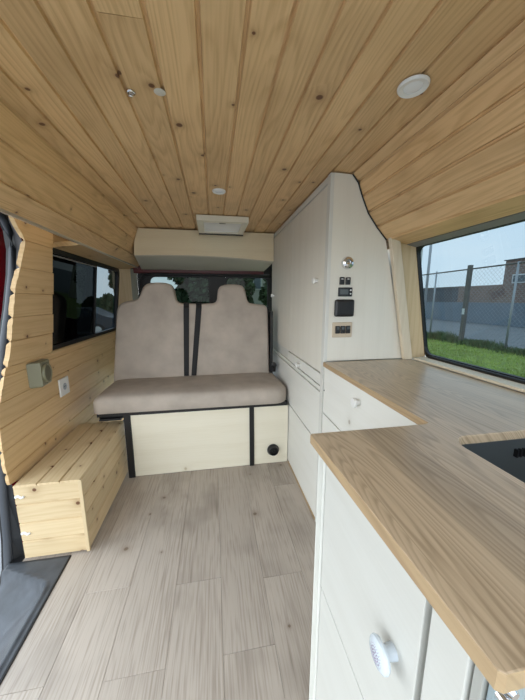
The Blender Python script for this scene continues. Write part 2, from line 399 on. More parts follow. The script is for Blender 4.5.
# rear: wood corner, grey corner panel, black door frame with two windows
o = box('hb', -.935, -.905, 1.80, YR, 1.537, 1.665, m_header); struct(o); o.name = 'trim_14'
o = box('rt', -1.0, .80, YR+.02, YR+.07, 1.50, 1.85, m_black); struct(o); o.name = 'wall_rear_top'
o = box('r1', -.96, -.79, YR, YR+.02, .5, 1.60, m_jamb); struct(o); o.name = 'trim_4'
o = box('r2', -.79, -.735, YR-.005, YR+.02, .5, 1.54, simple('grey_green_panel', (.28, .28, .22), .6)); struct(o); o.name = 'trim_5'
Pr = lambda x, z, d: (x, YR+.03+d, z)
def strip_with_holes():
    bm = bmesh.new()
    for a in ((-.735, -.625, .5, 1.50), (-.03, .135, .5, 1.50), (.59, .75, .5, 1.50)): bx(bm, a[0], a[1], YR+.02, YR+.06, a[2], a[3], 0)
    for a in ((-.625, -.03, .5, .95), (.135, .59, .5, .95), (-.625, -.03, 1.475, 1.50), (.135, .59, 1.475, 1.50)): bx(bm, a[0], a[1], YR+.02, YR+.06, a[2], a[3], 0)
    return bm
rear = struct(fin('wall_rear', strip_with_holes(), m_black))
o = box('rh', -.76, .535, YR-.02, YR+.06, 1.50, 1.60, m_redd, None, .01); struct(o); o.name = 'trim_6'
for k, (a, b) in enumerate(((-.625, -.03), (.135, .59))):
    w = framing('window_%d' % (k+2), rounded(a-.012, b+.012, .94, 1.485, .05), rounded(a+.01, b-.01, .962, 1.468, .05), lambda x, z, d: (x, YR+.012+d, z), .02, m_black); struct(w)
    pane1('glass', a, b, .955, 1.475, .03, Pr, .0, m_gRear, w)
# curved rubber over the left rear corner
bm = bmesh.new(); tube(bm, [(-.71, YR-.02, .9), (-.71, YR-.02, 1.30), (-.705, YR-.02, 1.42), (-.67, YR-.02, 1.475), (-.60, YR-.02, 1.492), (.0, YR-.02, 1.492), (.6, YR-.02, 1.492)], .013)
struct(fin('trim_7', bm, m_black, None, True))

# right side: slab below the sill, glass, metal header, jamb, post
o = box('wr', 1.10, 1.16, -.6, YR, -.05, .95, m_white); struct(o); o.name = 'wall_right'
o = box('wr2', 1.0, 1.06, 1.33, YR, .95, 1.85, m_white); struct(o); o.name = 'wall_right_upper'
bm = bmesh.new()
prism(bm, [(.94, -.6, 1.510), (.988, -.6, 1.500), (1.0, -.6, 1.52), (.95, -.6, 1.53)], (0, 1.93, 0)); struct(fin('trim_8', bm, m_steel))
XRl = lambda z: 1.10-(z-.96)/.54*.11
Pg = lambda y, z, d: (XRl(z)+d, y, z)
w4 = framing('window_4', rounded(-.55, 1.305, .945, 1.515, .045), rounded(-.53, 1.289, .966, 1.499, .035), Pg, .02, m_black); struct(w4)
pane1('glass', -.54, 1.297, .955, 1.507, .035, Pg, .012, m_gRight, w4)
bm = bmesh.new(); tube(bm, [(1.083, -.5, .957), (1.083, 1.24, .957)], .008); fin('lower_gasket', bm, m_black, w4, True)
bm = bmesh.new()   # wooden jamb facing forward, beside the glass
prism(bm, [(.895, 1.293, 1.53), (.992, 1.293, 1.505), (1.105, 1.293, .95), (1.0, 1.293, .942)], (0, .02, 0)); struct(fin('trim_9', bm, m_jamb))
bm = bmesh.new()   # pale post leaning along the wall
prism(bm, [(.835, 1.268, 1.535), (.885, 1.268, 1.532), (1.012, 1.268, .942), (.965, 1.268, .942)], (0, .024, 0), .002, 1); struct(fin('trim_10', bm, m_post))
box('sl', 1.012, 1.078, -.6, 1.262, .942, .953, m_sill, None, .002); o = bpy.data.objects['sl']; o.name = 'trim_11'; struct(o)

# ------------------------------------------------------------------ door opening on the left: pillar, seal, step, sliding door
bm = bmesh.new()
sealp = [(1.70, 1.64), (1.725, 1.595), (1.728, 1.50), (1.695, 1.372), (1.63, 1.195), (1.557, 1.027), (1.506, .889), (1.462, .776), (1.432, .589), (1.392, .299), (1.371, .095), (1.345, -.04), (1.27, -.15)]
inn = [(1.95, z) for y, z in sealp]
vs1 = [bm.verts.new((-1.005, y, z)) for y, z in sealp]; vs2 = [bm.verts.new((XW(z)-.012 if z > .42 else -.965, edge(max(z, .41))+.03, max(z, -.06))) for y, z in sealp]
vs0 = [bm.verts.new((-1.05, y, z)) for y, z in sealp]
for i in range(len(sealp)-1):
    bm.faces.new((vs1[i], vs1[i+1], vs2[i+1], vs2[i])); bm.faces.new((vs0[i], vs0[i+1], vs1[i+1], vs1[i]))
o = fin('body_pillar', bm, m_black); o.name = 'trim_12'; struct(o)
bm = bmesh.new()
tube(bm, [(-.99, 1.2, 1.70), (-1.0, 1.50, 1.695), (-1.012, 1.64, 1.672)] + [(-1.02, y, z) for y, z in sealp[0:]] + [(-1.02, 1.0, -.17)], .018, 12)
tag(fin('door_seal', bm, m_seal, None, True), 'dark grey rubber seal curving around the open side door frame', 'door seal')
# roof edge above the opening
o = box('re', -1.06, -.722, -.4, YR, 1.665, 1.70, m_black, None, .0); struct(o); o.name = 'trim_13'

# sliding door pushed back outside the wall
sd = thing('sliding_door', 'red sliding van door slid open outside the left window', 'car door', (-1.13, 1.9, 0))
def XD(z): return -1.15+(0 if z < .95 else (z-.95)*.10)
bm = bmesh.new()
segs = [(-.2), .3, .8, .93]
def doorbox(y0, y1, z0, z1):
    a = [(XD(z0), y0, z0), (XD(z0), y1, z0), (XD(z1), y1, z1), (XD(z1), y0, z1)]; prism(bm, a, (-.05, 0, 0))
doorbox(1.62, 2.62, -.3, .93); doorbox(1.72, 1.80, .93, 1.55); doorbox(2.50, 2.60, .93, 1.55); doorbox(1.72, 2.60, 1.55, 1.66)
fin('door_panel', bm, m_red, sd)
bm = bmesh.new(); prism(bm, [(XD(.93)-.02, 1.80, .93), (XD(.93)-.02, 2.50, .93), (XD(1.55)-.02, 2.50, 1.55), (XD(1.55)-.02, 1.80, 1.55)], (-.006, 0, 0)); fin('door_window', bm, m_bplastic, sd)
bm = bmesh.new(); prism(bm, [(XD(.2)+.02, 1.68, .25), (XD(.2)+.02, 2.5, .25), (XD(.9)+.02, 2.5, .85), (XD(.9)+.02, 1.72, .85)], (-.02, 0, 0), .006); fin('inner_trim', bm, m_black, sd)

# step in the doorway
bm = bmesh.new()
def sm(t): t = max(0, min(1, t)); return t*t*(3-2*t)
NX, NY = 60, 110; G = []
for j in range(NY+1):
    row = []
    y = -.3+1.625*j/NY
    for i in range(NX+1):
        x = -1.0+.267*i/NX
        r = .05; qx, qy = x-(-.760-r), y-(1.200+.42*max(0, -.80-x)-r)
        d = math.hypot(max(qx, 0), max(qy, 0))+min(max(qx, qy), 0)-r     # signed distance outside the recess corner
        z = .002-.045*sm(-d/.018)-.13*sm((-d-.0)/.24)+.006*math.exp(-(d/.008)**2)
        if -d > .15: z += .003*math.sin(x*180)
        if -d > 0 and -d < .03: z += .0
        row.append(bm.verts.new((x, y, z)))
    G.append(row)
for j in range(NY):
    for i in range(NX): bm.faces.new((G[j][i], G[j][i+1], G[j+1][i+1], G[j+1][i]))
sp_ = fin('step_tread', bm, m_step, None, True)
so = sp_.modifiers.new('s', 'SOLIDIFY'); so.thickness = .004; so.offset = 1
tag(sp_, 'dusty black moulded plastic step in the doorway beside the floor', 'step')
bm = bmesh.new(); bx(bm, -.742, -.728, -.3, 1.325, -.004, .005, .002); fin('edge_strip', bm, m_black, sp_)

# ------------------------------------------------------------------ storage bench on the left
by0, by1, bx0, bx1, bt = 1.335, 1.998, -.935, -.650, .405
sb = thing('storage_bench', 'pine board storage bench along the left wall under the window', 'bench', (-.8, 1.6, 0))
random.seed(21)
ztop = [.008, .105, .203, .301, .398]
planks('front_panel', m_benchpine, lambda u, v, h: (u, by0+h, v), [(a, b, [bx0, bx1]) for a, b in zip(ztop, ztop[1:])], g=.008, c=.005, parent=sb, thick=.012)
planks('side_panel', m_benchpine, lambda u, v, h: (bx1-h, u, v), [(a, b, [by0, by1]) for a, b in zip(ztop, ztop[1:])], g=.008, c=.005, parent=sb, thick=.012)
tt = [bx0, bx0+.10, bx0+.195, bx1-.0]
planks('lid', m_benchpine, lambda u, v, h: (v, u, bt-h), [(a, b, [by0-.003, by1]) for a, b in zip(tt, tt[1:])], g=.008, c=.005, parent=sb, thick=.012)
bm = bmesh.new(); bx(bm, bx1-.012, bx1+.004, by0-.004, by0+.012, .006, .40, .002); fin('corner_strip', bm, m_benchpine, sb)
for z in (.345, .15):
    bm = bmesh.new(); tube(bm, [(bx0+.004+.012*k, by0-.002, z+.006*math.sin(k*2.1)) for k in range(4)], .006, 8); fin('paint_dab', bm, m_pwhite, sb, True)

# ------------------------------------------------------------------ bed base with black frame
bb = thing('bed_base', 'pale plywood bed base with a black steel frame under the seat cushion', 'bed base', (0, 1.95, 0))
box('rail', -.79, .525, 1.925, 1.955, .468, .498, m_blackm, bb, .002)
box('leg', -.625, -.582, 1.925, 1.955, .0, .468, m_blackm, bb, .002)
box('leg', .238, .272, 1.925, 1.955, .0, .468, m_blackm, bb, .002)
box('panel', -.582, .238, 1.934, 1.95, .004, .466, m_bedply, bb, .001)
sp2 = box('side_panel', .272, .532, 1.934, 1.95, .004, .466, m_bedply, bb, .001)
box('slat_support', -.79, .525, 1.96, 2.6, .44, .468, m_blackm, bb, .002)
box('runner', -.78, -.64, 1.928, 1.99, .438, .452, m_blackm, bb, .002)
bm = bmesh.new(); lathe(bm, [(.044, 0), (.046, .012), (.040, .022), (.036, .034), (.030, .036), (.028, .018), (.012, .016), (.010, .024), (.002, .026)], (.417, 1.9335, .117), (0, -1, 0), 30)
for k in range(-3, 4): bx(bm, .417+k*.008-.0014, .417+k*.008+.0014, 1.908, 1.920, .117-.026, .117+.026)
vt = fin('air_vent', bm, m_bplastic, bb, False)
vt['label'] = 'round black air vent'

# ------------------------------------------------------------------ seat
bs = thing('bench_seat', 'taupe upholstered two-seat bench with twin headrests across the van', 'seat', (-.15, 2.2, .5))
bm = bmesh.new()
def grid_cushion(x0, x1, y0, y1, z0, z1):
    bx(bm, x0, x1, y0, y1, z0, z1)
    bmesh.ops.bevel(bm, geom=bm.edges[:], offset=.035, segments=5, affect='EDGES', profile=.5)
# plan outline narrows slightly at the front corners; crown on top
pts = []
for cx_, cy_, r, a0 in ((.525-.10, 1.885+.10, .10, 270), (.505-.03, 2.42, .03, 0), (-.80+.03, 2.42, .03, 90), (-.80+.04, 1.885+.04, .04, 180)):
    for k in range(7): a = R(a0+15*k); pts.append((cx_+r*math.cos(a), cy_+r*math.sin(a)))
lay = [(-.006, .499), (.0, .505), (.0, .575), (-.006, .594), (-.018, .607), (-.035, .615), (-.10, .622), (-.18, .625)]
rings = []
cxm, cym = -.14, 2.16
for off, z in lay:
    ring = []
    for (x, y) in pts:
        dx = cxm-x; dy = cym-y; sx = (1 if dx > 0 else -1); sy = (1 if dy > 0 else -1)
        ring.append(bm.verts.new((x-off*sx*min(1, abs(dx)/.3), y-off*sy*min(1, abs(dy)/.15), z+.0045+.004*math.sin(x*9+y*7))))
    rings.append(ring)
for A, B in zip(rings, rings[1:]):
    for k in range(len(A)): bm.faces.new((A[k], A[(k+1) % len(A)], B[(k+1) % len(A)], B[k]))
bm.faces.new(rings[0][::-1]); bm.faces.new(rings[-1])
sc_ = fin('seat_cushion', bm, m_fabric, bs, True)
back = [(-.79, .575), (-.797, .60), (-.793, .66), (-.775, .85), (-.752, 1.09), (-.742, 1.175), (-.715, 1.215), (-.66, 1.235), (-.600, 1.242), (-.572, 1.262), (-.555, 1.31), (-.535, 1.352), (-.50, 1.374), (-.42, 1.380), (-.345, 1.374), (-.315, 1.345), (-.304, 1.285), (-.295, 1.235), (-.27, 1.216), (-.20, 1.212),
        (-.05, 1.212), (.012, 1.216), (.034, 1.24), (.038, 1.29), (.045, 1.335), (.075, 1.362), (.155, 1.372), (.238, 1.366), (.266, 1.33), (.276, 1.27), (.288, 1.225), (.315, 1.212), (.40, 1.205), (.44, 1.195), (.458, 1.165), (.461, 1.0), (.463, .66), (.463, .60), (.455, .575)]
bm = bmesh.new()
def BY(z): return 2.30+(z-.62)*.10
bm.free()
cen = (-.14, .95)
cu = bpy.data.curves.new('back', 'CURVE'); cu.dimensions = '2D'; cu.fill_mode = 'BOTH'; cu.extrude = .038; cu.bevel_depth = .022; cu.bevel_resolution = 4; cu.offset = -.022
spl = cu.splines.new('POLY'); 
def smooth(pts, it=2):
    for _ in range(it):
        q = []
        for i, p in enumerate(pts):
            n_ = pts[(i+1) % len(pts)]
            q += [(p[0]*.75+n_[0]*.25, p[1]*.75+n_[1]*.25), (p[0]*.25+n_[0]*.75, p[1]*.25+n_[1]*.75)]
        pts = q
    return pts
bpts = smooth(back, 1)
spl.points.add(len(bpts)-1); spl.use_cyclic_u = True
for i, p in enumerate(bpts): spl.points[i].co = (p[0], p[1], 0, 1)
tmp = bpy.data.objects.new('tmp', cu); C.collection.objects.link(tmp); bpy.context.view_layer.update()
me = bpy.data.meshes.new_from_object(tmp.evaluated_get(bpy.context.evaluated_depsgraph_get())); bpy.data.objects.remove(tmp)
me.materials.clear(); me.name = 'backrest'
for v in me.vertices:
    x, z, d = v.co; v.co = (x, BY(z)+.06-d, z)
me.flip_normals()
for p in me.polygons: p.use_smooth = abs(p.normal.y) < .98
link('backrest', me, m_fabric, bs)
for xs in (((-.253, -.214), (-.236, -.192)), ((-.195, -.155), (-.138, -.093))):
    bm = bmesh.new()
    (a0, a1), (b0, b1) = xs
    # webbing goes over the top of the backrest and down its front
    pth = [(0, BY(.63)-.006, .63), (0, BY(.9)-.006, .9), (0, BY(1.18)-.006, 1.18), (.0, BY(1.20)+.01, 1.214), (0, BY(1.21)+.06, 1.219), (0, BY(1.21)+.13, 1.21), (0, BY(1.2)+.14, 1.0)]
    L_, R_ = [], []
    for i, p in enumerate(pth):
        t = min(1, (p[2]-.63)/.55) if i < 3 else 1
        L_.append(bm.verts.new((a0+(b0-a0)*t, p[1], p[2]))); R_.append(bm.verts.new((a1+(b1-a1)*t, p[1], p[2])))
    for i in range(len(pth)-1): bm.faces.new((L_[i], R_[i], R_[i+1], L_[i+1]))
    o = fin('strap', bm, m_strap, bs); s = o.modifiers.new('s', 'SOLIDIFY'); s.thickness = .003; s.offset = 0
box('side_frame', .468, .49, 2.30, 2.42, .60, 1.15, m_blackm, bs, .004)
bm = bmesh.new(); lathe(bm, [(.02, 0), (.022, .005), (.022, .025), (.012, .03)], (.492, 2.28, .70), (0, -1, 0), 16); bx(bm, .478, .508, 2.26, 2.30, .64, .71, .006); fin('recliner_hinge', bm, m_bplastic, bs)

# ------------------------------------------------------------------ tall cabinet on the right
FX = .54
tcab = thing('tall_cabinet', 'tall white-washed plywood wardrobe cabinet beside the seat reaching the ceiling', 'cabinet', (.75, 1.9, 0))
bm = bmesh.new(); bx(bm, FX+.016, FX+.03, 1.32, 2.62, .0, 1.79); bx(bm, FX+.03, .95, 2.60, 2.62, .0, 1.50); fin('carcass', bm, m_white, tcab)
box('front_stile', FX-.004, FX+.014, 1.298, 1.333, .0, 1.806, m_white, tcab, .001)
box('top_rail', FX, FX+.018, 1.335, 2.62, 1.776, 1.806, m_white, tcab, .001)
GZ = .006
def front(name, y0, y1, z0, z1, mat, p, x=FX, t=.016): return box(name, x, x+t, y0+GZ/2, y1-GZ/2, z0+GZ/2, z1-GZ/2, mat, p, .0015)
def small_knob(p, x, y, z, r=.016, d=.028, mat=None):
    return lathe_o('knob', [(r*.55, 0), (r*.5, d*.45), (r*.95, d*.6), (r, d*.75), (r*.9, d*.95), (r*.4, d)], (x, y, z), (-1, 0, 0), mat or m_pwhite, p, 20)
d1 = front('door', 1.337, 1.95, .872, 1.772, m_ply, tcab); small_knob(d1, FX, 1.43, 1.344)
d2 = front('door', 1.95, 2.60, .872, 1.772, m_ply, tcab); small_knob(d2, FX, 2.50, 1.28)
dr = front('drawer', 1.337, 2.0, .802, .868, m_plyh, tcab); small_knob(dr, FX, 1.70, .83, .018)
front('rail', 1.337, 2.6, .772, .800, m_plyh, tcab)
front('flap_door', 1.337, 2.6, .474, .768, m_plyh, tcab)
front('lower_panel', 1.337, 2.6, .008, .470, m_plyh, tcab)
box('plinth', FX-.006, FX+.016, 1.337, 1.93, .0, .012, m_edge, tcab, .001)
# panel facing the kitchen, following the curved roof
bm = bmesh.new()
crv = [(FX+.014, 1.808), (.638, 1.806), (.668, 1.772), (.692, 1.715), (.725, 1.647), (.774, 1.586), (.83, 1.528)]
prism(bm, [(x, 1.300, z) for x, z in crv] + [(.985, 1.300, .943), (FX+.014, 1.300, .943)], (0, .014, 0), .001, 1)
fin('side_panel', bm, m_ply, tcab)
bm = bmesh.new(); tube(bm, [(.640, 1.298, 1.806), (.670, 1.298, 1.772), (.694, 1.298, 1.714), (.727, 1.298, 1.647), (.776, 1.298, 1.586), (.832, 1.298, 1.529)], .003, 6); fin('scribe_gap', bm, m_black, tcab)

# devices on that panel
YP = 1.2995
rl = thing('reading_light', 'round chrome reading spotlight on the white cabinet panel above the switches', 'light', (.636, YP, 1.419))
lathe_o('bezel', [(.030, 0), (.030, .006), (.026, .014), (.016, .018), (.014, .010)], (.636, YP, 1.419), (0, -1, 0), m_chrome, rl)
lathe_o('lamp_eye', [(.012, 0), (.012, .010), (.008, .018), (.002, .02)], (.634, YP-.012, 1.413), (.1, -1, -.5), m_chrome, rl)
sw = thing('rocker_switch', 'pair of small black rocker switches below the chrome reading light', 'switch', (.627, YP, 1.336))
for x in (.612, .643):
    o = box('rocker', x-.012, x+.012, YP-.010, YP, 1.318, 1.353, m_bplastic, sw, .003)
    box('indicator', x-.006, x+.004, YP-.0115, YP-.0095, 1.342, 1.346, m_pwhite, o, 0)
ds = thing('control_display', 'slim black control display with two small buttons between the switches and the square black panel', 'display', (.632, YP, 1.286))
box('housing', .596, .668, YP-.008, YP, 1.262, 1.305, m_bplastic, ds, .003)
box('screen', .604, .646, YP-.0095, YP-.0075, 1.272, 1.296, m_gscreen, ds, 0)
for z in (1.275, 1.292): lathe_o('button', [(.004, 0), (.004, .003), (.003, .004)], (.658, YP-.0075, z), (0, -1, 0), m_pwhite, ds, 12)
bp_ = thing('control_box', 'square black control panel, largest device on the white cabinet panel', 'control panel', (.63, YP, 1.21))
box('housing', .578, .678, YP-.022, YP, 1.165, 1.248, m_bplastic, bp_, .010, 3)
box('face', .592, .664, YP-.0245, YP-.021, 1.176, 1.237, m_black, bp_, .001)
sk = thing('socket_panel', 'beige framed strip of three black sockets, lowest on the cabinet panel', 'socket', (.626, YP, 1.10))
box('faceplate', .574, .678, YP-.006, YP, 1.062, 1.137, simple('beige_wood_plate', (.56, .46, .34), .5), sk, .003)
for x in (.600, .627, .654):
    o = box('socket', x-.012, x+.012, YP-.013, YP-.005, 1.082, 1.120, m_bplastic, sk, .003)
    box('slot_cover', x-.006, x+.007, YP-.0155, YP-.0125, 1.102, 1.116, m_gscreen, o, .001)

# ------------------------------------------------------------------ kitchen unit (far run) and near return
CT = .94; TH = .0225
kc = thing('kitchen_cabinet', 'white kitchen drawer unit between the wardrobe cabinet and the near return', 'cabinet', (.75, .95, 0))
bm = bmesh.new(); bx(bm, FX+.018, FX+.03, .60, 1.296, .0, .905); bx(bm, FX+.03, 1.09, 1.28, 1.296, 0, .905); fin('carcass', bm, m_white, kc)
GZ = .003
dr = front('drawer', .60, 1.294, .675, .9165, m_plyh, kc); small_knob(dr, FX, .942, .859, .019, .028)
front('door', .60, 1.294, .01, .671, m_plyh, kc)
lathe_o('screw_cap', [(.004, 0), (.004, .0015), (.001, .002)], (FX, 1.283, .795), (-1, 0, 0), m_bplastic, kc, 10)

nc = thing('sink_cabinet', 'white sink cabinet nearest the viewer with a big patterned porcelain knob', 'cabinet', (.65, .36, 0))
NX0 = .243
bm = bmesh.new()
bx(bm, NX0+.03, 1.0, .555, .568, 0, .9); bx(bm, NX0+.030, 1.0, .18, .192, 0, .9); bx(bm, NX0+.04, NX0+.052, .192, .555, 0, .90)
fin('carcass', bm, m_white, nc)
box('front_stile', NX0, NX0+.018, .553, .568, 0, .908, m_white, nc, .001)
box('corner_strip', NX0-.010, NX0+.03, .568, .573, 0, .908, m_white, nc, .001)
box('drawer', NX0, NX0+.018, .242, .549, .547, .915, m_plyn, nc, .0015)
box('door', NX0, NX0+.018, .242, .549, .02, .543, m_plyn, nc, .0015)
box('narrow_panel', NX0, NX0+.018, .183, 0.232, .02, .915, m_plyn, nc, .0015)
box('end_post', NX0+.004, NX0+.022, .170, .180, 0, .915, simple('light_grey_paint', (.36, .36, .33), .5), nc, .001)
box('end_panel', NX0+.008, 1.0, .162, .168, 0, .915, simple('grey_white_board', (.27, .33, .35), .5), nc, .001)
kb = lathe_o('knob', [(.011, 0), (.010, .012), (.012, .016), (.0205, .018), (.0222, .0215), (.0213, .025), (.017, .028), (.003, .0295)], (NX0, .285, .746), (-1, 0, 0), m_knob, nc, 40)
kb['label'] = 'pale blue white porcelain knob with dotted pattern'
bm = bmesh.new()
for k in range(1, 6):
    r = .0033*k; n = 6*k
    for i in range(n):
        a = 2*math.pi*i/n+k*.3; bmesh.ops.create_uvsphere(bm, u_segments=6, v_segments=4, radius=.0011, matrix=Matrix.Translation((NX0-.0296+.0004*k*k*.30, .285+r*math.cos(a), .746+r*math.sin(a))))
fin('knob_pattern', bm, m_pattern, kb)
bm = bmesh.new(); lathe(bm, [(.006, 0), (.006, .006), (.004, .009)], (NX0+.020, .162, .890), (0, -1, 0), 14); lathe(bm, [(.0045, 0), (.0045, .010)], (NX0+.013, .162, .882), (0, -1, 0), 12)
o = fin('latch', bm, m_chrome, nc); o['label'] = 'small metal catch'

# worktop: one L-shaped slab with a sink cut-out
def rect_round(x0, x1, y0, y1, r, n=6):
    pts = []
    for cx_, cy_, a0 in ((x1-r, y1-r, 0), (x0+r, y1-r, 90), (x0+r, y0+r, 180), (x1-r, y0+r, 270)):
        for k in range(n+1): a = R(a0+90*k/n); pts.append((cx_+r*math.cos(a), cy_+r*math.sin(a)))
    return pts
outer = [(.230, .149), (.234, .146), (1.01, .146), (1.01, 1.292), (.535, 1.292), (.532, .585), (.518, .580), (.219, .580), (.2155, .577)]
SX0, SX1, SY0, SY1 = .516, .92, .212, .512
hole = rect_round(SX0, SX1, SY0, SY1, .048)
cu = bpy.data.curves.new('worktop', 'CURVE'); cu.dimensions = '2D'; cu.fill_mode = 'BOTH'; cu.extrude = TH/2-.002; cu.bevel_depth = .002; cu.bevel_resolution = 1
for pts in (outer, hole[::-1]):
    s = cu.splines.new('POLY'); s.points.add(len(pts)-1); s.use_cyclic_u = True
    for i, p in enumerate(pts): s.points[i].co = (p[0], p[1], 0, 1)
tmp = bpy.data.objects.new('tmp', cu); C.collection.objects.link(tmp)
bpy.context.view_layer.update()
me = bpy.data.meshes.new_from_object(tmp.evaluated_get(bpy.context.evaluated_depsgraph_get())); bpy.data.objects.remove(tmp)
me.materials.clear(); me.materials.append(m_counter); me.materials.append(m_edge)
wt = link('worktop', me, None); wt.location = (0, 0, CT-TH/2)
for p in me.polygons:
    p.use_smooth = False
    p.material_index = 1 if abs(p.normal.z) < .5 and not (.51 < p.center.x < .93 and .19 < p.center.y < .52) else 0  # sink cut-out walls take the top's wood to stand in for shade
tag(wt, 'L-shaped oiled wooden kitchen worktop running under the right window', 'worktop')

# sink
sn = thing('sink', 'dark steel undermount sink set in the near right worktop', 'sink', (.71, .36, .75))
bm = bmesh.new()
lv = [(.004, .915), (.006, .911), (.010, .80), (-.01, .765), (-.05, .755)]
rg = []
for off, z in lv:
    rg.append([bm.verts.new((x, y, z)) for x, y in rect_round(SX0-off if off > 0 else SX0-off, SX1+off, SY0-off, SY1+off, .055 if off > -.02 else .03)])
for A, B in zip(rg, rg[1:]):
    for k in range(len(A)): bm.faces.new((A[k], A[(k+1) % len(A)], B[(k+1) % len(A)], B[k]))
bm.faces.new(rg[-1])
o = fin('basin', bm, m_sink, sn, True); s = o.modifiers.new('s', 'SOLIDIFY'); s.thickness = .0015; s.offset = 1
bm = bmesh.new()
for i, x in enumerate((.722, .733, .744, .766, .777, .788)): bx(bm, x-.0025, x+.0025, SY1-.002, SY1+.007, .868, .888)
bx(bm, .753, .757, SY1-.002, SY1+.007, .876, .880)
fin('overflow_slots', bm, m_black, sn)
lathe_o('drain', [(.035, 0), (.035, .003), (.028, .002), (.02, .0), (.005, .001)], (.716, .36, .757), (0, 0, 1), m_chrome, sn)

# ------------------------------------------------------------------ overhead box at the rear
oh = thing('overhead_cabinet', 'cream plywood box hung under the rear of the ceiling above the seat', 'cabinet', (-.04, 2.7, 1.6))
bm = bmesh.new()
top = [(-.616, 1.60), (-.609, 1.70), (-.573, 1.80), (-.570, 1.806), (.534, 1.806)]
bot = [(.534, 1.575)] + [(.534-1.15*k/14, 1.575+.02*math.sin(math.pi*k/14)+.025*k/14) for k in range(1, 15)]
prism(bm, [(x, 2.5, z) for x, z in top+bot[:-1]], (0, .015, 0), .001, 1)
fin('front_panel', bm, m_plyx, oh)
bm = bmesh.new()
A = [bm.verts.new((x, 2.515, z+.002)) for x, z in bot]; B = [bm.verts.new((min(x*1.1, .534), YR-.03, 1.545)) for x, z in bot]
for i in range(len(A)-1): bm.faces.new((A[i], A[i+1], B[i+1], B[i]))
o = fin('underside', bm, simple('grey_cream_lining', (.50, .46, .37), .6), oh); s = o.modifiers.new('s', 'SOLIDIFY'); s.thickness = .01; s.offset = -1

# ------------------------------------------------------------------ ceiling fittings
hz = 1.811
rf = thing('roof_hatch', 'white framed rectangular roof hatch on the ceiling in front of the overhead box', 'roof vent', (.085, 2.25, 1.80))
bm = bmesh.new(); X0, X1, Ya, Yb = -.095, .262, 2.06, 2.44; zt, zl = hz-.001, 1.772
for a in ((X0, X1, Ya, Ya+.045), (X0, X1, Yb-.03, Yb), (X0, X0+.045, Ya+.045, Yb-.03), (X1-.045, X1, Ya+.045, Yb-.03)): bx(bm, a[0], a[1], a[2], a[3], zl, zt, .002, 1)
fin('frame', bm, simple('cream_paint', (.74, .70, .58), .45), rf)
bm = bmesh.new(); n = 10
gr = [[bm.verts.new((X0+.045+(X1-X0-.09)*i/n, Ya+.045+(Yb-Ya-.075)*j/n, zl+.010+.012*math.sin(math.pi*i/n)*math.sin(math.pi*j/n))) for i in range(n+1)] for j in range(n+1)]
for j in range(n):
    for i in range(n): bm.faces.new((gr[j][i], gr[j][i+1], gr[j+1][i+1], gr[j+1][i]))
fin('lens', bm, m_frost, rf, True)
box('handle', .06, .105, Ya+.05, Ya+.075, zl+.001, zl+.012, m_bplastic, rf, .003)
box('rear_gasket', X0, X1, Yb, Yb+.022, zl-.006, zt, m_black, rf, .001)
def downlight(x, y, z, n, r, label):
    t = thing('downlight', label, 'light', (x, y, z), 'round ceiling downlights')
    lathe_o('ring', [(r, 0), (r, .003), (r*.92, .007), (r*.62, .005), (r*.60, .002)], (x, y, z), n, m_pwhite, t, 36)
    lathe_o('lens', [(r*.60, 0), (r*.60, .0035), (r*.5, .0045), (.002, .0048)], (x, y, z), n, m_frost, t, 30)
downlight(.547, .784, 1.8125, (0, 0, -1), .040, 'round white downlight on the right side of the ceiling nearest the viewer')
downlight(.049, 1.632, 1.8155, (0, 0, -1), .036, 'small round white downlight in the ceiling middle before the roof hatch')
bm = bmesh.new(); lathe(bm, [(.012, 0), (.012, .003), (.006, .005)], (-.207, .942, 1.8155), (0, 0, -1), 16); tube(bm, [(-.215, .942, 1.811), (-.212, .935, 1.802), (-.203, .935, 1.800), (-.199, .942, 1.811)], .002, 6)
tag(fin('ceiling_hook', bm, m_chrome, None, True), 'small metal hook screwed into the left half of the ceiling', 'hook')
lathe_o('filler_patch', [(.016, 0), (.014, .0012), (.001, .0016)], (-.128, .93, 1.8155), (0, 0, -1), simple('pale_filler', (.6, .56, .48), .6), None, 18)
tag(bpy.data.objects['filler_patch'], 'pale round filler patch on the ceiling beside the metal hook', 'patch')

# ------------------------------------------------------------------ left wall fittings
ws = thing('wall_speaker', 'olive beige plastic wedge speaker on the pine wall below the left window', 'speaker', (-.95, 1.66, .85))
bm = bmesh.new()
prism(bm, [(-.949, 1.575, .790), (-.897, 1.598, .790), (-.908, 1.700, .790), (-.949, 1.715, .790)], (0, 0, .135), .010, 3)
fin('housing', bm, m_beige, ws)
nrm = Vector((.135, .019, 0)).normalized(); cpt = Vector((-.9025, 1.652, .857))
lathe_o('cone', [(.050, -.004), (.050, .008), (.047, .011), (.043, .006), (.02, .004), (.004, .005)], cpt, nrm, m_beige, ws, 32)
lathe_o('grille', [(.040, 0), (.040, .007), (.02, .009), (.002, .0095)], cpt, nrm, m_beiged, ws, 28)
wo_ = thing('wall_socket', 'white square wall socket on the pine boards right of the speaker', 'socket', (-.95, 1.89, .70))
box('faceplate', -.949, -.940, 1.835, 1.945, .652, .762, m_pwhite, wo_, .003)
lathe_o('socket_well', [(.022, 0), (.022, .002), (.019, .0025), (.017, .0008), (.002, .0005)], (-.9405, 1.890, .707), (1, 0, 0), simple('socket_grey', (.35, .38, .42), .4), wo_, 24)
bm = bmesh.new()
for y in (1.882, 1.898): lathe(bm, [(.003, 0), (.003, .003)], (-.9405, y, .707), (1, 0, 0), 8)
fin('contacts', bm, m_bplastic, wo_)

